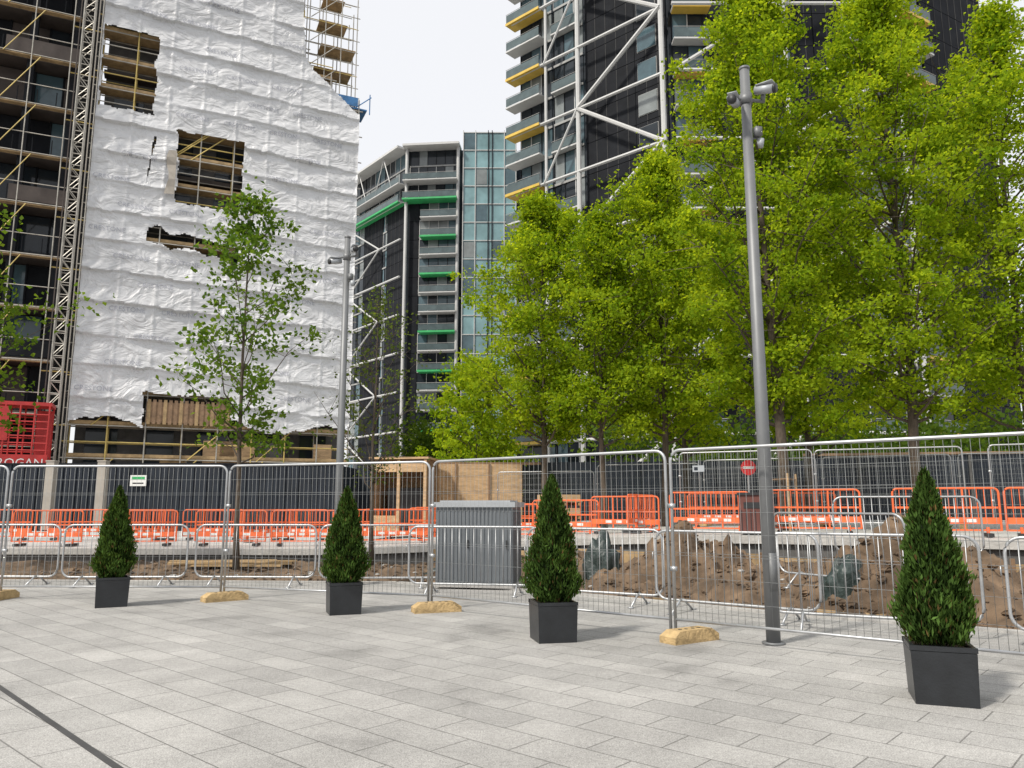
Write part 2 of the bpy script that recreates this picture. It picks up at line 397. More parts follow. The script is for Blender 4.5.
# ---------------------------------------------------------------- cctv poles
def cctv(x,y,rot=0,z=0):
    e=empty('cctv_pole',(x,y,z)); e.rotation_euler[2]=rot
    b=MB(); b.path([(0,0,-.2),(0,0,2.2),(0,0,6.6)],[.075,.07,.056],'pole',16); b.tube((0,0,6.6),(0,0,6.63),.062,'pole',16)
    b.box((0,-.074,.75),(.09,.012,.4),'pole'); b.tube((0,0,0.0),(0,0,.02),.12,'pole',16)
    b.obj('shaft',e,True)
    c=MB(); c.tube((-.24,0,6.22),(.24,0,6.22),.02,'pole',8); c.tube((0,0,6.16),(0,0,6.28),.075,'pole',12)
    for sx in (-1,1):
        zc=6.33 if sx>0 else 6.13
        c.tube((sx*.22,0,6.22),(sx*.22,-.02,zc),.026,'pole',8)
        a=Vector((sx*.13,-.0,zc+.02)); d=Vector((sx*.14,-.17,-.05))
        c.tube(a,a+d,.052,'cabt',12); c.tube(a+d,a+d*1.12,.055,'black',12)
        c.box(a+d*.55+Vector((0,0,.065)),(.11,.2,.012),'cabt',math.atan2(d.y,d.x)-math.pi/2)
    c.path([(0,0,5.7),(.12,0,5.75),(.14,0,5.68)],.016,'pole',6)
    c.tube((.15,-.02,5.72),(.15,-.02,5.62),.045,'cabt',12,.03); c.box((.11,-.04,5.80),(.08,.07,.11),'pole')
    c.obj('cameras',e,True)
cctv(2.78,8.5,.2); cctv(-3.2,14.35,-.3)

# ---------------------------------------------------------------- utility cabinet
c=MB(); c.box((0,0,.72),(1.4,.75,1.36),'cab'); c.box((0,0,.035),(1.44,.79,.07),'conc'); c.box((0,0,1.44),(1.52,.87,.09),'cabt'); c.box((0,0,1.5),(1.3,.66,.03),'cabt')
for i in range(20): c.box((-.66+i*.0695,-.382,.72),(.03,.014,1.26),'cab')
for i in range(10): c.box((.707,-.33+i*.073,.72),(.014,.03,1.26),'cab')
for xx in (-.35,.35): c.box((xx+.25,-.397,.75),(.025,.02,.14),'black')
c.obj('utility_cabinet',loc=(-.6,14.25,0.03),rot=rad(-12))

# ---------------------------------------------------------------- potted conifers
def leaves(P,A,size,wid,cols,rng):
    n=len(P); A=A/np.linalg.norm(A,axis=1,keepdims=True)
    B=np.cross(A,rng.normal(size=(n,3))); B/=np.linalg.norm(B,axis=1,keepdims=True)
    N=np.cross(A,B); s=size*rng.uniform(.65,1.3,(n,1)); w=wid*rng.uniform(.7,1.3,(n,1))
    V=np.stack([P-A*s*.5,P-A*s*.05+B*w*.5+N*w*.18,P+A*s*.5,P-A*s*.05-B*w*.5+N*w*.18],1).reshape(-1,3)
    F=np.arange(n*4).reshape(n,4)
    return V,F,np.repeat(cols,4,axis=0)
def conifer(x,y,h,r,seed,rot):
    rng=np.random.default_rng(seed)
    e=empty('potted_conifer',(x,y,0))
    b=MB(); S=.44; Hh=.42
    b.box((0,0,Hh/2-.02),(S,S,Hh-.04),'pot',rot,.95)
    for dx,dy,sx,sy in ((0,S/2-.015,S+.012,.03),(0,-S/2+.015,S+.012,.03),(S/2-.015,0,.03,S-.062),(-S/2+.015,0,.03,S-.062)):
        ca,sa=math.cos(rot),math.sin(rot); b.box((dx*ca-dy*sa,dx*sa+dy*ca,Hh-.018),(sx,sy,.036),'pot',rot)
    b.obj('planter',e)
    s=MB(); s.box((0,0,Hh-.045),(S-.07,S-.07,.03),'soil',rot); s.tube((0,0,Hh-.05),(0,0,Hh+.3),.022,'bark',8,.018); s.obj('compost_and_stem',e)
    def prof(t):
        return r*np.clip((t+.04)/.17,0,1)**.5*np.clip((1.0-t),0,1)**.68*1.08
    z0=Hh+.02
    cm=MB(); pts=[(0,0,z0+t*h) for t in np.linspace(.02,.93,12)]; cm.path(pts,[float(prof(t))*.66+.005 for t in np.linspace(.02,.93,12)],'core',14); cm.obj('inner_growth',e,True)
    n=17000
    t=np.clip(rng.uniform(0,1,n)**1.2,0,.995)
    az=rng.uniform(0,2*np.pi,n)
    lump=1+.11*np.sin(az*3+t*11+seed)+.08*np.sin(az*7-t*23)+.07*np.sin(az*5+t*47+seed)+.07*rng.normal(size=n)
    rr=prof(t)*lump*rng.uniform(.66,1.03,n)
    P=np.stack([np.cos(az)*rr,np.sin(az)*rr,z0+t*h+rng.normal(0,.014,n)],1)
    A=np.stack([np.cos(az)*.4,np.sin(az)*.4,np.full(n,1.0)],1)+rng.normal(0,.28,(n,3))
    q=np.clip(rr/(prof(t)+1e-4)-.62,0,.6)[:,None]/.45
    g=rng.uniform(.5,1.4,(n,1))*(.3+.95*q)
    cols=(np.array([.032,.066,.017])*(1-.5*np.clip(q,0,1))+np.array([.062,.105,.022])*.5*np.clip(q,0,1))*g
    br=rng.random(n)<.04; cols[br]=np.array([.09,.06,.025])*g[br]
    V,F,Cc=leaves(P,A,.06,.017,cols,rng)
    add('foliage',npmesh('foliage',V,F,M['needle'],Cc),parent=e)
conifer(-5.88,11.64,1.28,.28,3,rad(28)); conifer(-2.31,10.89,1.25,.31,5,rad(20)); conifer(.45,8.75,1.33,.31,8,rad(12)); conifer(3.26,6.12,1.27,.27,11,rad(-20))

# ---------------------------------------------------------------- trees
def tree(name,x,y,z0,H,cb,Rr,nl,nleaf,size,seed,c1=(.085,.175,.010),c2=(.32,.43,.028),trunk=.13,sig=.23,rise=.9,peak=.3,guard=False,subs=5):
    rng=np.random.default_rng(seed); rr=random.Random(seed)
    e=empty(name,(x,y,z0)); b=MB()
    tp=[]; nseg=9; ox=oy=0
    for i in range(nseg+1):
        t=i/nseg; tp.append(Vector((ox,oy,H*.97*t-(.1 if i==0 else 0)))); ox+=rr.uniform(-.05,.05)*H/12; oy+=rr.uniform(-.05,.05)*H/12
    b.path(tp,[trunk*(1-.93*(i/nseg)**.85)*(1.25 if i==0 else 1) for i in range(nseg+1)],'bark',9)
    def tpos(z):
        f=min(max(z/(H*.97),0),.9999)*nseg; i=int(f); return tp[i].lerp(tp[i+1],f-i)
    def prof(t):
        t=max(0,min(1,t))
        return (.5+.5*min(1,t/peak)) * (1-max(0,(t-peak)/(1-peak))**1.5)+.03
    cl=[]
    for i in range(nl):
        t=(i+rr.random())/nl; z=cb+(H-cb)*t*.95
        az=i*2.39996+rr.uniform(-.4,.4); Lb=Rr*prof(t)*rr.uniform(.5,1.18)
        rs=rise*(.7+.8*t)
        zs=max(cb*.75,z-Lb*rs*.55); p0=tpos(zs); d=Vector((math.cos(az),math.sin(az),0))
        p3=p0+d*Lb+Vector((0,0,Lb*rs)); p3.z=min(p3.z,H)
        p1=p0.lerp(p3,.35)+Vector((rr.uniform(-.1,.1),rr.uniform(-.1,.1),-.06*Lb)); p2=p0.lerp(p3,.7)+Vector((rr.uniform(-.12,.12),rr.uniform(-.12,.12),.03*Lb))
        rb=trunk*.34*(1-.6*t)
        b.path([p0,p1,p2,p3],[rb,rb*.7,rb*.45,rb*.15],'bark',5)
        cl.append((p3,1.0)); cl.append((p2,.8))
        for s in range(subs):
            f=rr.uniform(.35,.98); q0=(p0.lerp(p1,f/.35) if f<.35 else (p1.lerp(p2,(f-.35)/.35) if f<.7 else p2.lerp(p3,(f-.7)/.3)))
            q1=q0+Vector((rr.gauss(0,1),rr.gauss(0,1),rr.uniform(-.3,1.1)))*(.24*Lb+.15)
            b.tube(q0,q1,rb*.3+.003,'bark',3,rb*.1+.002)
            cl.append((q1,1.0)); 
            if rr.random()<.5: cl.append((q0.lerp(q1,.5),.7))
    b.obj('trunk_and_limbs',e,True)
    w=np.array([c[1] for c in cl])*rng.uniform(.2,1.9,len(cl)); w/=w.sum()
    cc=np.array([tuple(c[0]) for c in cl]); idx=rng.choice(len(cl),nleaf,p=w)
    sg=sig*rng.uniform(.5,1.35,len(cl))
    off=rng.normal(size=(nleaf,3))*sg[idx][:,None]*np.array([1,1,.7])
    P=cc[idx]+off
    A=rng.normal(size=(nleaf,3))*np.array([1,1,.8])+np.array([0,0,-.25])
    ct=rng.random(len(cl))[idx][:,None]*.55+rng.random((nleaf,1))*.45
    cols=np.array(c1)*(1-ct)+np.array(c2)*ct
    V,F,Cc=leaves(P,A,size,size*.75,cols,rng)
    add('foliage',npmesh('foliage',V,F,M['leaf'],Cc),parent=e)
    if guard:
        g=MB()
        for a in (.4,2.5,4.6): g.tube((math.cos(a)*.42,math.sin(a)*.42,0),(math.cos(a)*.40,math.sin(a)*.40,1.5),.035,'ply',8)
        for a,a2 in ((.4,2.5),(2.5,4.6),(4.6,6.68)): g.tube((math.cos(a)*.41,math.sin(a)*.41,1.35),(math.cos(a2)*.41,math.sin(a2)*.41,1.35),.02,'plyd',6)
        g.obj('tree_stakes',e)
    return e
tree('plane_tree',1.15,26.5,.5,12.2,3.2,2.8,56,34000,.125,21,trunk=.14,sig=.21)
tree('plane_tree',2.9,24.8,.5,10.8,3.2,2.2,44,20000,.12,22,trunk=.12,sig=.21)
tree('plane_tree',5.0,25.5,.6,13.4,3.2,2.7,56,34000,.125,23,trunk=.14,sig=.21)
tree('plane_tree',7.3,20.8,.8,17.2,3.1,2.85,88,58000,.115,24,trunk=.17,guard=True,sig=.21)
tree('plane_tree',10.8,20.6,.8,16.8,3.1,2.95,88,58000,.115,25,trunk=.16,sig=.21)
tree('plane_tree',14.7,21.8,.8,16.4,3.1,2.8,66,36000,.125,26,trunk=.16)
tree('plane_tree',11.5,30,.8,14.0,3,3.2,50,14000,.19,27,trunk=.16)
tree('plane_tree',7.0,31,.8,12.5,3,3.0,50,13000,.19,28,trunk=.16)
tree('plane_tree',-1.7,37,.4,8.2,1.2,2.7,45,16000,.18,29,trunk=.12)
tree('young_tree',-6.05,17.3,0.0,9.0,2.6,1.7,26,3400,.125,31,c1=(.05,.11,.02),c2=(.11,.19,.03),trunk=.07,sig=.2,rise=1.0,subs=4)
tree('young_tree',-3.35,18.8,0.0,6.9,2.0,1.5,26,1300,.09,32,c1=(.06,.1,.03),c2=(.1,.15,.04),trunk=.065,sig=.16,rise=1.1,subs=5)
tree('young_tree',-12.9,16.8,0.0,8.6,3.2,2.1,26,4000,.13,33,c1=(.05,.11,.02),c2=(.12,.2,.03),trunk=.08,sig=.24,rise=.9,subs=4)
rng=np.random.default_rng(99); cs=[]
for i in range(130): cs.append((rng.uniform(6,60),rng.uniform(44,52),rng.uniform(1.2,6.5)))
for i in range(50): cs.append((rng.uniform(-9,-1),rng.uniform(62,70),rng.uniform(.8,8)))
cs=np.array(cs); n=34000; idx=rng.integers(0,len(cs),n); P=cs[idx]+rng.normal(size=(n,3))*np.array([1.1,1.1,.9]); P[:,2]=np.abs(P[:,2]-.4)+.4
ct=rng.random(len(cs))[idx][:,None]*.6+rng.random((n,1))*.4
V,F,Cc=leaves(P,rng.normal(size=(n,3)),.4,.27,np.array([.035,.075,.012])*(1-ct)+np.array([.09,.15,.025])*ct,rng)
add('background_trees',npmesh('background_trees',V,F,M['leaf'],Cc))

# ---------------------------------------------------------------- hoardings, huts
h=MB(); f=FR(h,(-60,36.2),(-8.2,36)); f.box(0,f.L,-.1,0,.25,3.35,'navy')
a=0
while a<f.L-.2:
    f.box(a,a+.06,0,.05,.3,3.35,'navy'); f.box(a+.3,a+.33,0,.025,.3,3.35,'navy'); a+=.61
f.box(0,f.L,-.12,.07,3.352,3.42,'slate')
f2=FR(h,(-8.2,36),(-8.0,44)); f2.box(.12,8,-.1,0,.25,3.35,'navy')
h.obj('site_hoarding')
h=MB(); f=FR(h,(-8,40),(14,37)); f.box(0,f.L,-.1,0,.25,3.6,'navy')
a=0
while a<f.L-.2: f.box(a,a+.06,0,.05,.3,3.6,'navy'); a+=1.2
h.obj('site_hoarding')
h=MB(); f=FR(h,(14,37),(60,28)); f.box(0,f.L,-.1,0,.6,3.8,'navy')
a=0
while a<f.L-.2: f.box(a,a+.1,0,.06,.7,3.8,'concd'); a+=2.4
f.box(0,f.L,-.15,.08,3.802,3.92,'plyd')
h.obj('site_hoarding')
for x0,k in ((-20.6,'cream'),(-18.3,'cream')):
    b=MB(); b.box((0,0,1.6),(.36,.35,3.0),k); b.box((0,0,3.13),(.40,.4,.06),'cream'); b.obj('site_pillar',loc=(x0,34.6,.3))
b=MB(); b.box((0,0,0),(.75,.03,.5),'signw'); b.box((0,-.018,.12),(.6,.006,.12),'green'); b.box((0,-.018,-.12),(.5,.006,.06),'black'); b.box((0,.05,0),(.05,.06,.3),'steel'); b.obj('safety_sign',loc=(-17.3,35.86,2.6))
b=MB()
b.box((0,.9,1.3),(1.9,.05,2.6),'ply'); b.box((-.93,0,1.3),(.05,1.74,2.6),'ply'); b.box((.93,0,1.3),(.05,1.74,2.6),'plyd'); b.box((0,0,2.65),(2.1,2.0,.07),'ply')
for xx in (-.93,0,.93): b.box((xx,-.92,1.3),(.1,.08,2.58),'ply')
b.box((-.47,-.93,2.35),(.8,.05,.35),'ply'); b.box((.47,-.93,2.35),(.8,.05,.35),'ply'); b.box((-.47,-.93,.45),(.8,.05,.5),'ply')
b.box((.1,.2,.9),(1.4,.8,1.5),'black')
b.obj('timber_hut',loc=(-3.75,27.4,.42),rot=rad(-8))
b=MB()
for i in range(3):
    b.box((-1.7+i*1.24,0,1.27),(1.2,.04,2.5),'ply'); b.box((-2.32+i*1.24,-.05,1.25),(.07,.06,2.6),'plyd')
b.box((.2,.06,2.55),(3.8,.05,.09),'plyd'); b.obj('plywood_screen',loc=(-1.0,28.6,.45),rot=rad(4))
b=MB()
for i in range(3):
    for j in range(5): b.box((0,-.5+j*.25,.12+i*.42+.07),(1.2,.1,.03),'board')
    for j in (-.5,0,.5): b.box((j,0,.05+i*.42+.06),(.08,1.1,.08),'board')
    b.box((0,0,.22+i*.42+.07),(1.1,1.0,.24),'ply')
b.obj('pallet_stack',loc=(1.5,25.0,.55),rot=.3)
b=MB(); b.box((0,0,.46),(.62,.5,.86),'bin'); b.box((0,0,.92),(.68,.56,.06),'black'); b.box((0,-.255,.66),(.4,.012,.14),'black'); b.box((0,0,.015),(.5,.4,.03),'black')
for i in range(6): b.box((-.25+i*.1,-.256,.3),(.015,.01,.5),'black')
b.obj('litter_bin',loc=(5.55,17.9,.8),rot=rad(-20))
b=MB(); b.tube((0,0,0),(0,0,2.0),.03,'steel'); b.tube((0,-.035,1.75),(0,-.05,1.75),.22,'signr',20); b.box((0,-.055,1.75),(.3,.006,.07),'signw'); b.obj('no_entry_sign',loc=(6.9,22.6,.8))
def lump(x,y,z,sx,sy,sz,seed):
    V=[];nu,nv=26,12
    for j in range(nv+1):
        for i in range(nu):
            th=2*math.pi*i/nu; ph=j/nv*math.pi/2; q=Vector((math.cos(th)*math.cos(ph),math.sin(th)*math.cos(ph),math.sin(ph)))
            k=1+.45*noise.noise(q*2+Vector((seed,0,0)))+.15*noise.noise(q*7+Vector((seed,3,0)))
            V.append((q.x*sx*k,q.y*sy*k,q.z*sz*k-.05))
    F=[(j*nu+i,j*nu+(i+1)%nu,(j+1)*nu+(i+1)%nu,(j+1)*nu+i) for j in range(nv) for i in range(nu)]
    add('tarpaulin_bundle',npmesh('tarpaulin_bundle',np.array(V),np.array(F),M['tarp'],smooth=True),(x,y,z))
lump(1.75,15.2,.1,.35,.3,.8,1); lump(2.9,14.6,.2,.3,.25,.3,2); lump(4.9,11.6,.1,.35,.3,.6,3); lump(-1.3,16.6,.0,.5,.35,.25,4)
def soilpile(x,y,sx,sy,sz,seed):
    V=[];nu,nv=100,44
    def hh(px,py,rr_): 
        return math.cos(rr_*math.pi/2)*sz*(1+.7*noise.noise((px*1.1,py*1.1,seed)))+.26*noise.noise((px*2.6,py*2.6,seed))+.15*noise.noise((px*6,py*6,seed))+.07*noise.noise((px*13,py*13,seed))-.25*rr_
    for j in range(nv+1):
        for i in range(nu):
            th=2*math.pi*i/nu; rr_=1-j/nv
            px,py=math.cos(th)*rr_*sx,math.sin(th)*rr_*sy
            V.append((px+.1*noise.noise((px*3,py*3,seed)),py,hh(px,py,rr_)))
    F=[(j*nu+i,j*nu+(i+1)%nu,(j+1)*nu+(i+1)%nu,(j+1)*nu+i) for j in range(nv) for i in range(nu)]
    add('soil_heap',npmesh('soil_heap',np.array(V),np.array(F),M['soil'],smooth=True),(x,y,.0))
    global C
    C=MB()
    for i in range(260):
        th=R.random()*6.28; rr_=R.random()**.6*.95; px,py=math.cos(th)*rr_*sx,math.sin(th)*rr_*sy
        clod(px,py,hh(px,py,rr_),R.choice([.02,.03,.04,.06,.09]),'soil')
    C.obj('soil_clods',loc=(x,y,0))
soilpile(6.3,12.2,2.3,1.5,1.05,1); soilpile(3.3,14.6,2.0,1.3,.85,2); soilpile(9.0,9.9,2.2,1.5,.95,3); soilpile(.9,17.2,1.8,1.1,.5,5); soilpile(5.3,10.9,1.3,.8,.5,8)
b=MB()
for i in range(6): b.box((R.uniform(-.5,.5),i*.16,.03+.05*(i%2)),(2.4,.14,.04),'board',R.uniform(-.15,.15))
b.obj('timber_planks',loc=(-6.5,17.6,.1),rot=.1)

# ---------------------------------------------------------------- wrapped building
FL=(-26.7,46.0); FRr=(-11.3,53.0)
site=empty('scaffolded_building',(0,0,0))
tmp=MB(); f=FR(tmp,FL,FRr); W_=f.L
ns,nz=220,450
def topz(s):
    k=s/W_
    xs=[0,.35,.60,.735,.76,.80,1.0]; zs=[42,42,41,39.5,33.5,32.6,29.9]
    return float(np.interp(k,xs,zs))+.2*noise.noise((s*1.3,0,7))
def botz(s): return 6.5+.35*math.sin(s*.9)+.3*noise.noise((s*1.1,3,1))
def disp(s,z):
    zz=z+.20*noise.noise((s*.16,int(z/2)*1.7,5))+.07*abs(math.sin(math.pi*s/2.2))+.03*s
    l=zz/2.0; fr=l-math.floor(l); li=int(math.floor(l))
    d=.15*(1-fr)**3 +.12*noise.noise((s*.35,z*.6,li*3.1))
    d+=.075*noise.noise((s*.7+z*.8*(1 if li%2 else -1),z*1.1,li*2.0))
    d+=.03*noise.noise((s*2.2-z*1.2,z*2.6,6))
    q=(s/(W_/8)); q=abs(q-round(q))*(W_/8)
    d+=.05*math.exp(-(q/.09)**2)
    return d,li
def hole(s,z):
    j=.22*noise.noise((s*1.1,z*1.1,11))+.08*noise.noise((s*4,z*4,3))
    def rc(cs,cz,w,h_): return abs(s-cs)<w/2+j and abs(z-cz)<h_/2+j
    if rc(1.7,29.7,3.2,5.6): return True
    if rc(7.0,23.6,4.1,5.0): return True
    if abs(s-6.3)<2.8+j and abs(z-(18.4-.14*(s-6)))<.5+j*1.4: return True
    if rc(6.6,7.2,5.2,2.4): return True
    if abs(s-3.4-.1*(z-24))<.06+j*.25 and 22.6<z<25.4: return True
    return False
V=[];Tn=[]
ZL,ZH=5.9,42.2
for i in range(ns+1):
    s=W_*i/ns
    for j in range(nz+1):
        z=ZL+(ZH-ZL)*j/nz; d,l=disp(s,z)
        V.append(tuple(f.pt(s,d+.12,z)))
        c=.74+.06*noise.noise((l*7.3,int(s/7)*3.3,1))-.14*max(0,noise.noise((s*.25,z*.25,8)))-.05*max(0,noise.noise((s*2,z*.5,3)))
        Tn.append((c*.98,c*.99,c*1.015))
F=[]
for i in range(ns):
    s=W_*(i+.5)/ns; zb=botz(s); zt=topz(s)
    for j in range(nz):
        z=ZL+(ZH-ZL)*(j+.5)/nz
        if zb<z<zt and not hole(s,z): F.append((i*(nz+1)+j,(i+1)*(nz+1)+j,(i+1)*(nz+1)+j+1,i*(nz+1)+j+1))
add('sheeting',npmesh('sheeting',np.array(V),np.array(F),M['sheet'],np.array(Tn),True),parent=site)
def textgeo(txt,size):
    cu=bpy.data.curves.new('t','FONT'); cu.body=txt; cu.size=size; cu.align_x='CENTER'; cu.resolution_u=2
    o=bpy.data.objects.new('t',cu); COL.objects.link(o); bpy.context.view_layer.update()
    dg=bpy.context.evaluated_depsgraph_get(); me=o.evaluated_get(dg).to_mesh()
    v=[(q.co.x,q.co.y) for q in me.vertices]; fs=[tuple(p.vertices) for p in me.polygons]
    bpy.data.objects.remove(o); return v,fs
tv,tf=textgeo('CRESTONE',.42); lg=MB(); li=lg.mi('logo')
row=0; z=8.4
while z<40:
    s=1.2+(row%2)*1.5
    while s<W_-1:
        if not any(hole(s+a,z+c) for a in (-1.3,0,1.3) for c in (-.3,.2,.6)) and z+.8<topz(s+1) and R.random()<.75:
            b0=len(lg.v); sk=R.uniform(-.03,.03)
            for vx,vy in tv:
                ss=s+vx; zz=z+vy+sk*vx; d,_=disp(ss,zz); lg.v.append(tuple(f.pt(ss,d+.12+.035,zz)))
            for q in tf: lg.f.append(tuple(b0+a for a in q)); lg.m.append(li)
        s+=3.0
    z+=1.7; row+=1
lg.obj('printed_lettering',site)
sc=MB(); g=FR(sc,FL,FRr)
a=0
while a<=W_+.1:
    for n_ in (-.12,-1.35): g.beam(a,.3,a,min(41,topz(min(a,W_))+1.3),n_,.05,'scafy' if R.random()<.35 else 'scaf',5)
    a+=W_/8
z=2.3; li=0
while z<40:
    ae=W_
    while topz(ae)<z-1.0 and ae>2: ae-=.5
    for n_ in (-.12,-1.35): g.beam(-.3,z,ae+.3,z,n_,.045,'scaf',5); g.beam(-.3,z+1,ae,z+1,n_,.04,'scafy' if li%2 else 'scaf',5)
    g.box(0,ae,-1.3,-.2,z+.05,z+.11,'board'); g.box(0,ae,-.22,-.18,z+.112,z+.3,'board')
    z+=2.0; li+=1
for i in range(26):
    s=R.uniform(0,W_-2.5); z=R.choice([0,2,4,6,18,22,24,28,30])+.3; g.beam(s,z,s+2.1,z+2,-.1,.04,'scafy',5)
for i in range(14):
    s=R.uniform(.3,W_-2); g.box(s,s+R.uniform(.8,2.2),-.6,-.52,R.choice([.4,2.4,4.4]),R.choice([1.6,3.4,5.6]),R.choice(['ply','board','concd','cream']))
g.box(4.2,9.2,-.05,.03,6.6,7.9,'plyd')
for i in range(16): g.box(4.25+i*.31,4.45+i*.31,.03,.06,6.5,8.05,'plyd' if i%3 else 'board')
sc.obj('scaffold',site)
bc=MB(); q=FR(bc,FL,FRr); q.box(.2,W_-.2,-16,-2.3,.3,29.0,'concd'); q.box(.2,W_*.72,-16,-2.3,29.0,42,'concd')
for i in range(13):
    z=.3+3.3*i; q.box(.1,W_-.1 if z<28.5 else W_*.72,-2.3,-1.6,z,z+.3,'brown')
    for j in range(5): 
        if z<28: q.box(.8+j*3.3,2.6+j*3.3,-2.3,-2.2,z+.5,z+2.8,'glassA')
bc.obj('structure',site)
st=MB(); g=FR(st,FL,FRr); s0=W_*.775
for n_ in (-.2,-1.6,-3.2):
    for i in range(4):
        a=s0+(W_-s0-.3)*i/3; g.beam(a,29,a,41.0-(2.2 if i==3 else 0)+R.uniform(-.4,.6),n_,.04,'scaf',5)
    for i in range(6):
        z=30.2+i*1.9; g.beam(s0-.4,z,W_-.1,z,n_,.035,'scaf',5); g.beam(s0-.4,z+.95,W_-.2,z+.95,n_,.03,'scafy' if i%2 else 'scaf',5)
for i in range(5):
    z=31.3+i*1.9; e1=W_-R.uniform(.2,1.4); g.box(s0+R.uniform(0,1),e1,-1.8,-.3,z,z+.06,'board')
    g.beam(s0+.1,z,s0+2,z+1.9,-.18,.035,'scaf',5)
g.box(W_-3.1,W_-.1,-.05,-.02,30.6,31.3,'blue'); g.box(W_-2.6,W_+.6,-2,-.1,30.45,30.55,'blue')
g.beam(W_-.4,30.4,W_+.9,31.6,-.1,.04,'blue',5); g.beam(W_+.8,30.2,W_+.8,31.8,-.1,.04,'blue',5)
st.obj('roof_scaffold',site)
fl=MB()
for i in range(6):
    z0_=24.5-i*.5; w0=.5+.12*math.sin(i*1.3); w1=.5+.12*math.sin(i*1.3+1.3)
    fl.quad([f.pt(4.9-w0,.45+.1*math.sin(i*2),z0_),f.pt(4.9,.6,z0_),f.pt(4.9,.55,z0_-.5),f.pt(4.9-w1,.45+.1*math.sin(i*2+2),z0_-.5)],'cream')
fl.obj('torn_flap',site)
lb=MB(); LE=FR(lb,(FL[0]-f.e.x*14,FL[1]-f.e.y*14),FL); Lq=14-1.2
LE.box(0,Lq,-14,-1.8,.3,44,'concd')
for i in range(14):
    z=.3+3.2*i
    LE.box(0,Lq,-1.8,0,z,z+.3,'brown'); LE.box(0,Lq,0.002,.05,z+.08,z+.18,'cream' if i%3 else 'slab')
    a=0
    while a<Lq-.6:
        w=R.choice([1.1,1.6,2.2]); w=min(w,Lq-a); m_=R.choice(['glassA','slate','glassB','slate','slate','brown','glassA'])
        LE.box(a+.06,a+w-.06,-1.8,-1.55+R.uniform(0,.1),z+.34,z+3.1,m_); LE.box(a-.05,a+.05,-1.8,-1.4,z+.33,z+3.15,'slate'); a+=w
    LE.beam(0,z+1.35,Lq,z+1.35,.5,.03,'scaf',5); LE.beam(0,z+.1,Lq,z+.1,.5,.035,'scaf',5)
    LE.box(6,Lq,.1,.5,z-.02,z+.04,'board')
    for j in range(12): LE.box(j*1.05+.2,j*1.05+.25,-.03,.02,z+.33,z+1.3,'slate')
    if i%3==0: LE.box(R.uniform(7,10),Lq,.05,.1,z+.33,z+1.3,R.choice(['slate','brown','ply']))
    LE.beam(Lq-4,z,Lq-2,z+3.2,.55,.03,'scafy',5)
for a in (8.2,10.3,12.4): LE.beam(a,.3,a,44,.52,.04,'scaf',5)
for a in (.5,5.5,10.2,Lq-.2): LE.box(a-.2,a+.2,-.5,-.05,.3,44,'slate')
lb.obj('unfinished_frame',site)
hm=MB(); g=FR(hm,FL,FRr)
for a in (-1.05,-.45):
    for n_ in (.3,.95): g.beam(a,.3,a,43,n_,.05,'scaf',5)
z=.5;i=0
while z<42.5:
    for n_ in (.3,.95): g.beam(-1.05,z,-.45,z,n_,.03,'scaf',4); g.beam(-1.05 if i%2 else -.45,z,-.45 if i%2 else -1.05,z+.75,n_,.03,'scaf',4)
    z+=.75;i+=1
for a in (-.25,-.05): g.beam(a,.3,a,43,.4,.04,'cream' if a<-.2 else 'scaf',5)
g.beam(-1.25,.3,-1.25,43,.65,.04,'brown',5)
z=3
while z<42: g.beam(-1.6,z,0,z,.3,.04,'scafy',5); z+=3.2
hm.obj('hoist_mast',site)
hc=MB(); g=FR(hc,FL,FRr); o_=1.15
g.box(-4.6+o_,-1.7+o_,1.1,2.9,3.9,4.1,'red'); g.box(-4.6+o_,-1.7+o_,1.1,2.9,7.0,7.2,'red')
for a in (-4.6,-3.9,-3.2,-2.5,-1.8):
    for n_ in (1.1,2.9): g.beam(a+o_,4.1,a+o_,7.0,n_,.05,'red',5)
for z in (4.5,4.9,5.3,5.7,6.1,6.5): g.beam(-4.6+o_,z,-1.75+o_,z,2.9,.04,'red',5); g.beam(-4.6+o_,z,-1.75+o_,z,1.1,.04,'red',5)
g.box(-4.5+o_,-3.7+o_,2.9,2.96,5.0,6.9,'red'); g.box(-2.6+o_,-1.8+o_,1.15,1.2,4.2,6.9,'red')
g.box(-4.6+o_,-1.7+o_,2.95,3.0,3.35,4.25,'red')
for a in (-4.4,-1.9): g.box(a+o_-.1,a+o_+.1,1.3,1.5,.3,3.9,'scaf'); g.box(a+o_-.1,a+o_+.1,2.5,2.7,.3,3.9,'scaf')
tv2,tf2=textgeo('BROGAN',.62); b0=len(hc.v); mi=hc.mi('signw')
for vx,vy in tv2: hc.v.append(tuple(g.pt(-3.15+o_+vx,3.03,3.6+vy)))
for q_ in tf2: hc.f.append(tuple(b0+a for a in q_)); hc.m.append(mi)
hc.obj('hoist_cage',site)

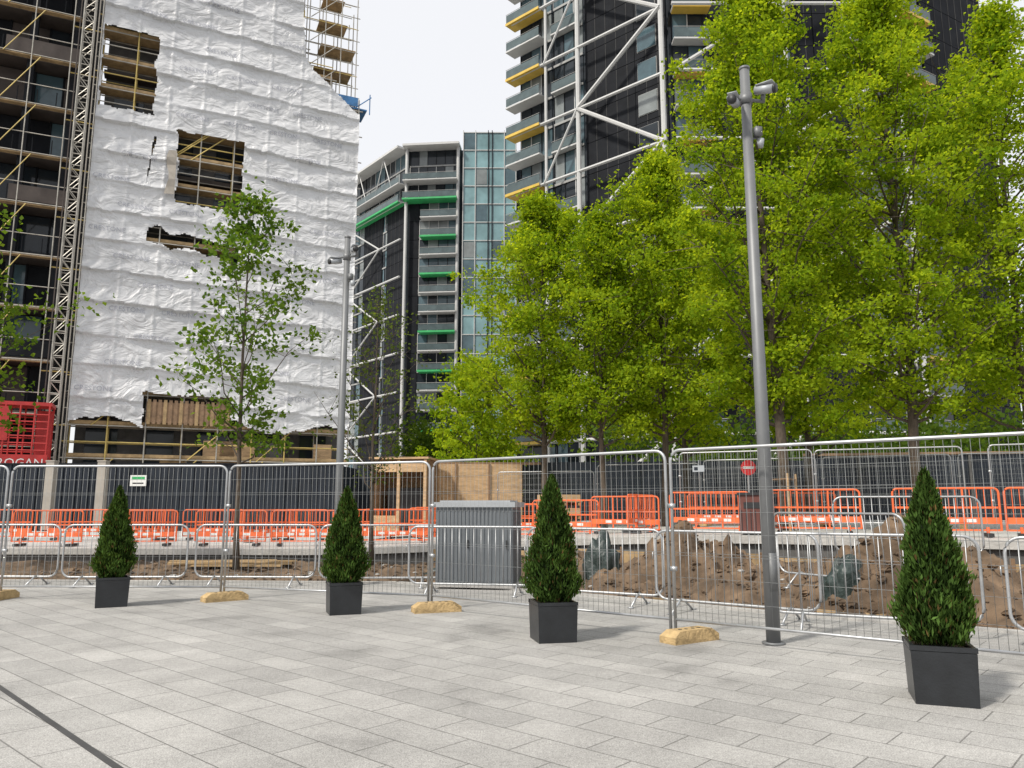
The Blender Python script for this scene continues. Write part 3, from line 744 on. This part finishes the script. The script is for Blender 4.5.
# ---------------------------------------------------------------- apartment towers
def glass(): return R.choice(['glassA','glassA','glassB','glassA','glassC','glassB'])
def prism(mb,plan,z0,z1,k,roof='slab'):
    n=len(plan)
    for i in range(n):
        a=plan[i];b=plan[(i+1)%n]; mb.quad([(a[0],a[1],z0),(b[0],b[1],z0),(b[0],b[1],z1),(a[0],a[1],z1)],k)
    mb.quad([(q[0],q[1],z1) for q in plan],roof)
def glazed(F_,a0,a1,z,fh,step=1.4,n=.08):
    F_.box(a0,a1,n+.07,n+.12,z,z+.24,'slab')
    a=a0
    while a<a1-.3:
        w=min(step,a1-a); F_.box(a+.05,a+w-.05,.0,n,z+.3,z+fh-.02,glass()); F_.box(a-.04,a+.04,0,n+.06,z+.28,z+fh,'white' if R.random()<.3 else 'slate'); a+=w
def louv(F_,a0,a1,z,fh):
    F_.box(a0,a1,0,.16,z+.03,z+fh-.03,'slate')
    a=a0+1.2
    while a<a1-.5: F_.box(a,a+.05,.16,.19,z+.05,z+fh-.05,'joint'); a+=1.2
def balcony(F_,a0,a1,z,fh,dep,acc=None,rail='railg'):
    F_.box(a0,a1,.22,dep,z,z+.16,'white')
    F_.box(a0+.05,a1-.05,dep-.06,dep-.03,z+.24,z+1.1,rail); F_.beam(a0,z+1.2,a1,z+1.2,dep-.04,.03,'slab',4)
    if acc: F_.box(a0+.05,a1-.05,.25,dep-.04,z-.12,z-.003,acc); F_.box(a0,a1,dep+.003,dep+.05,z-.12,z+.16,acc)
ct=empty('apartment_tower',(0,0,0)); b=MB()
A=(-27.2,128);B=(-16.4,115);C_=(-8.3,114.2);D_=(2,118);E_=(8,130);G_=(-6,146);H_=(-24,143)
ZT=57.0; fh=3.0
prism(b,[A,B,C_,D_,E_,G_,H_],.3,ZT,'glassA'); b.obj('core',ct)
b=MB(); fa=FR(b,A,B); fb=FR(b,B,C_)
for i in range(19):
    z=.3+fh*i
    top=i>=16
    if top: glazed(fa,.3,fa.L-.3,z,fh,1.6); glazed(fb,.3,fb.L-.2,z,fh,1.4)
    else:
        glazed(fa,.3,3.4,z,fh,1.7); louv(fa,3.6,9.6,z,fh); glazed(fa,9.8,11.0,z,fh,.6); louv(fa,11.2,fa.L-.3,z,fh)
        glazed(fb,2.0,fb.L-.3,z,fh,1.5); louv(fb,.3,1.9,z,fh)
        if i>0: balcony(fb,2.4,fb.L-.1,z,fh,1.9,'green' if i in (14,12,9,7,4) else None)
for z,acc in ((.3+fh*16,'green'),(.3+fh*17,None)):
    balcony(fb,-.4,fb.L,z,fh,2.2,acc); balcony(fa,1,fa.L,z,fh,1.8,acc)
for F_ in (fa,fb): F_.box(-.5,F_.L+.3,-.4,2.3,ZT,ZT+.35,'white')
fa.beam(0,.3,0,ZT,1.0,.22,'white',8)
for s_ in (.0,fb.L): fb.beam(s_,.3,s_,ZT,1.0,.26,'white',8)
Lf=fa.L
for m_ in range(4):
    z0_=.3+m_*12; fa.beam(0,z0_,Lf*.62,z0_+6,1.2,.13,'white',6); fa.beam(Lf*.62,z0_+6,0,z0_+12,1.2,.13,'white',6); fa.beam(0,z0_+12,Lf,z0_+12,1.2,.17,'white',6); fa.beam(0,z0_+6,Lf,z0_+6,1.2,.15,'white',6)
for s_ in (1.5,9.5): fa.beam(s_,ZT-5.5,s_+2.5,ZT,1.7,.08,'white',6); fa.beam(s_+5,ZT-5.5,s_+2.5,ZT,1.7,.08,'white',6)
b.obj('facades',ct)
b=MB(); lt=FR(b,(-7.6,113.2),(.7,113.2)); lt.box(0,lt.L,-7,0,.3,59.5,'glassT')
for i in range(21): lt.box(-.06,lt.L+.06,.002,.14,.3+i*2.95,.42+i*2.95,'white')
for s_ in (0,1.9,3.9,4.5,6.4,8.2): lt.box(s_-.06,s_+.06,.004,.2,.3,59.7,'white' if s_ not in (3.9,4.5) else 'slate')
for i in range(20):
    for s_ in (.1,2.0,4.6,6.5): 
        if R.random()<.3: lt.box(s_,s_+1.7,.003,.05,.6+i*2.95,3.1+i*2.95,R.choice(['glassB','glassC','glassB']))
b.obj('lift_tower',ct)
rt=empty('apartment_tower',(0,0,0)); b=MB()
L0=(.9,76);M0=(14.2,64);N0=(34,64);O0=(48,72)
prism(b,[L0,M0,N0,O0,(46,92),(14,100)],.3,68,'glassA'); b.obj('core',rt)
b=MB(); fl_=FR(b,L0,M0); fm=FR(b,M0,N0); fo=FR(b,N0,O0); fh=3.2
LL=fl_.L
sA,sB,sC,sD=LL*.25,LL*.48,LL*.80,LL*.93
for i in range(21):
    z=.9+fh*i
    glazed(fl_,.2,sA,z,fh,1.4); glazed(fl_,sA+.2,sB-.2,z,fh,1.3); louv(fl_,sB+.1,sC,z,fh); louv(fl_,sC+.05,LL-.2,z,fh)
    fl_.box(sC+.4,sD,.2,.26,z+.7,z+fh-.5,glass()); fl_.box(sC+.34,sD+.06,.165,.2,z+.64,z+fh-.44,'slab')
    balcony(fl_,-.6,sA-.5,z,fh,1.7,'yellow' if i%2==0 else None)
    if i%2: balcony(fl_,sA+.4,sB-.3,z,fh,.9)
    glazed(fm,.3,3.4,z,fh,1.4); louv(fm,3.6,8.6,z,fh); louv(fm,8.7,13,z,fh); fm.box(9.4,10.8,.2,.26,z+.7,z+fh-.5,glass()); louv(fm,13.1,fm.L-4.2,z,fh); glazed(fm,fm.L-4,fm.L-.3,z,fh,1.5)
    glazed(fo,.3,5,z,fh,1.6); louv(fo,5.2,fo.L-.3,z,fh)
    balcony(fm,.2,3.6,z,fh,1.3,'yellow' if i%2==0 else None); balcony(fm,fm.L-4.2,fm.L-.2,z,fh,1.3,'yellow' if i%2==0 else None); balcony(fo,.3,5,z,fh,1.3,'yellow' if i%2==0 else None)
fl_.beam(sA,.3,sA,68,1.2,.16,'white',8)
for s_ in (sB,LL): fl_.beam(s_,.3,s_,68,1.3,.25,'white',8)
for m_ in range(6):
    z0_=.9+m_*12.8
    if z0_>66: break
    fl_.beam(sB,z0_,LL,z0_+6.4,1.5,.2,'white',6); fl_.beam(LL,z0_+6.4,sB,z0_+12.8,1.5,.2,'white',6)
    fl_.beam(sA,z0_+6.4,sB,z0_+12.8,1.5,.12,'white',6)
for i in range(11):
    z=.9+6.4*i; fl_.beam(0,z,LL,z,1.4,.16,'white',6); fm.beam(0,z,fm.L,z,1.6,.16,'white',6)
for m_ in range(5):
    z0_=.9+m_*12.8; fm.beam(0,z0_,fm.L/2,z0_+6.4,1.7,.18,'white',6); fm.beam(fm.L/2,z0_+6.4,fm.L,z0_+12.8,1.7,.18,'white',6)
for s_ in (fm.L/2,fm.L): fm.beam(s_,.3,s_,68,1.6,.22,'white',8)
b.obj('facades',rt)

# ---------------------------------------------------------------- light
w=bpy.data.worlds.new('World'); scene.world=w; w.use_nodes=True; nt=w.node_tree; N=nt.nodes; L=nt.links
EL,AZ=rad(50),rad(-132)
sky=N.new('ShaderNodeTexSky'); sky.sky_type='NISHITA'; sky.sun_disc=False; sky.sun_elevation=EL; sky.sun_rotation=AZ; sky.dust_density=3; sky.air_density=1
mx=N.new('ShaderNodeMix'); mx.data_type='RGBA'; mx.inputs[0].default_value=.8; L.new(sky.outputs[0],mx.inputs[6]); mx.inputs[7].default_value=(8.6,8.6,8.7,1)
L.new(mx.outputs[2],N['Background'].inputs[0]); N['Background'].inputs[1].default_value=.128
sl=bpy.data.lights.new('sun','SUN'); sl.energy=3.9; sl.angle=rad(5); sl.color=(1,.945,.85)
so=bpy.data.objects.new('sun',sl); COL.objects.link(so)
dv=Vector((math.sin(AZ)*math.cos(EL),math.cos(AZ)*math.cos(EL),math.sin(EL))); so.rotation_euler=dv.to_track_quat('Z','Y').to_euler(); so.location=dv*100
# ---------------------------------------------------------------- camera
cam=bpy.data.cameras.new('camera'); cam.sensor_width=36; cam.lens=27.03; cam.clip_end=3000; cam.clip_start=.05
co=bpy.data.objects.new('camera',cam); co.location=(0,0,1.45); co.rotation_euler=(rad(99),0,0); COL.objects.link(co); scene.camera=co
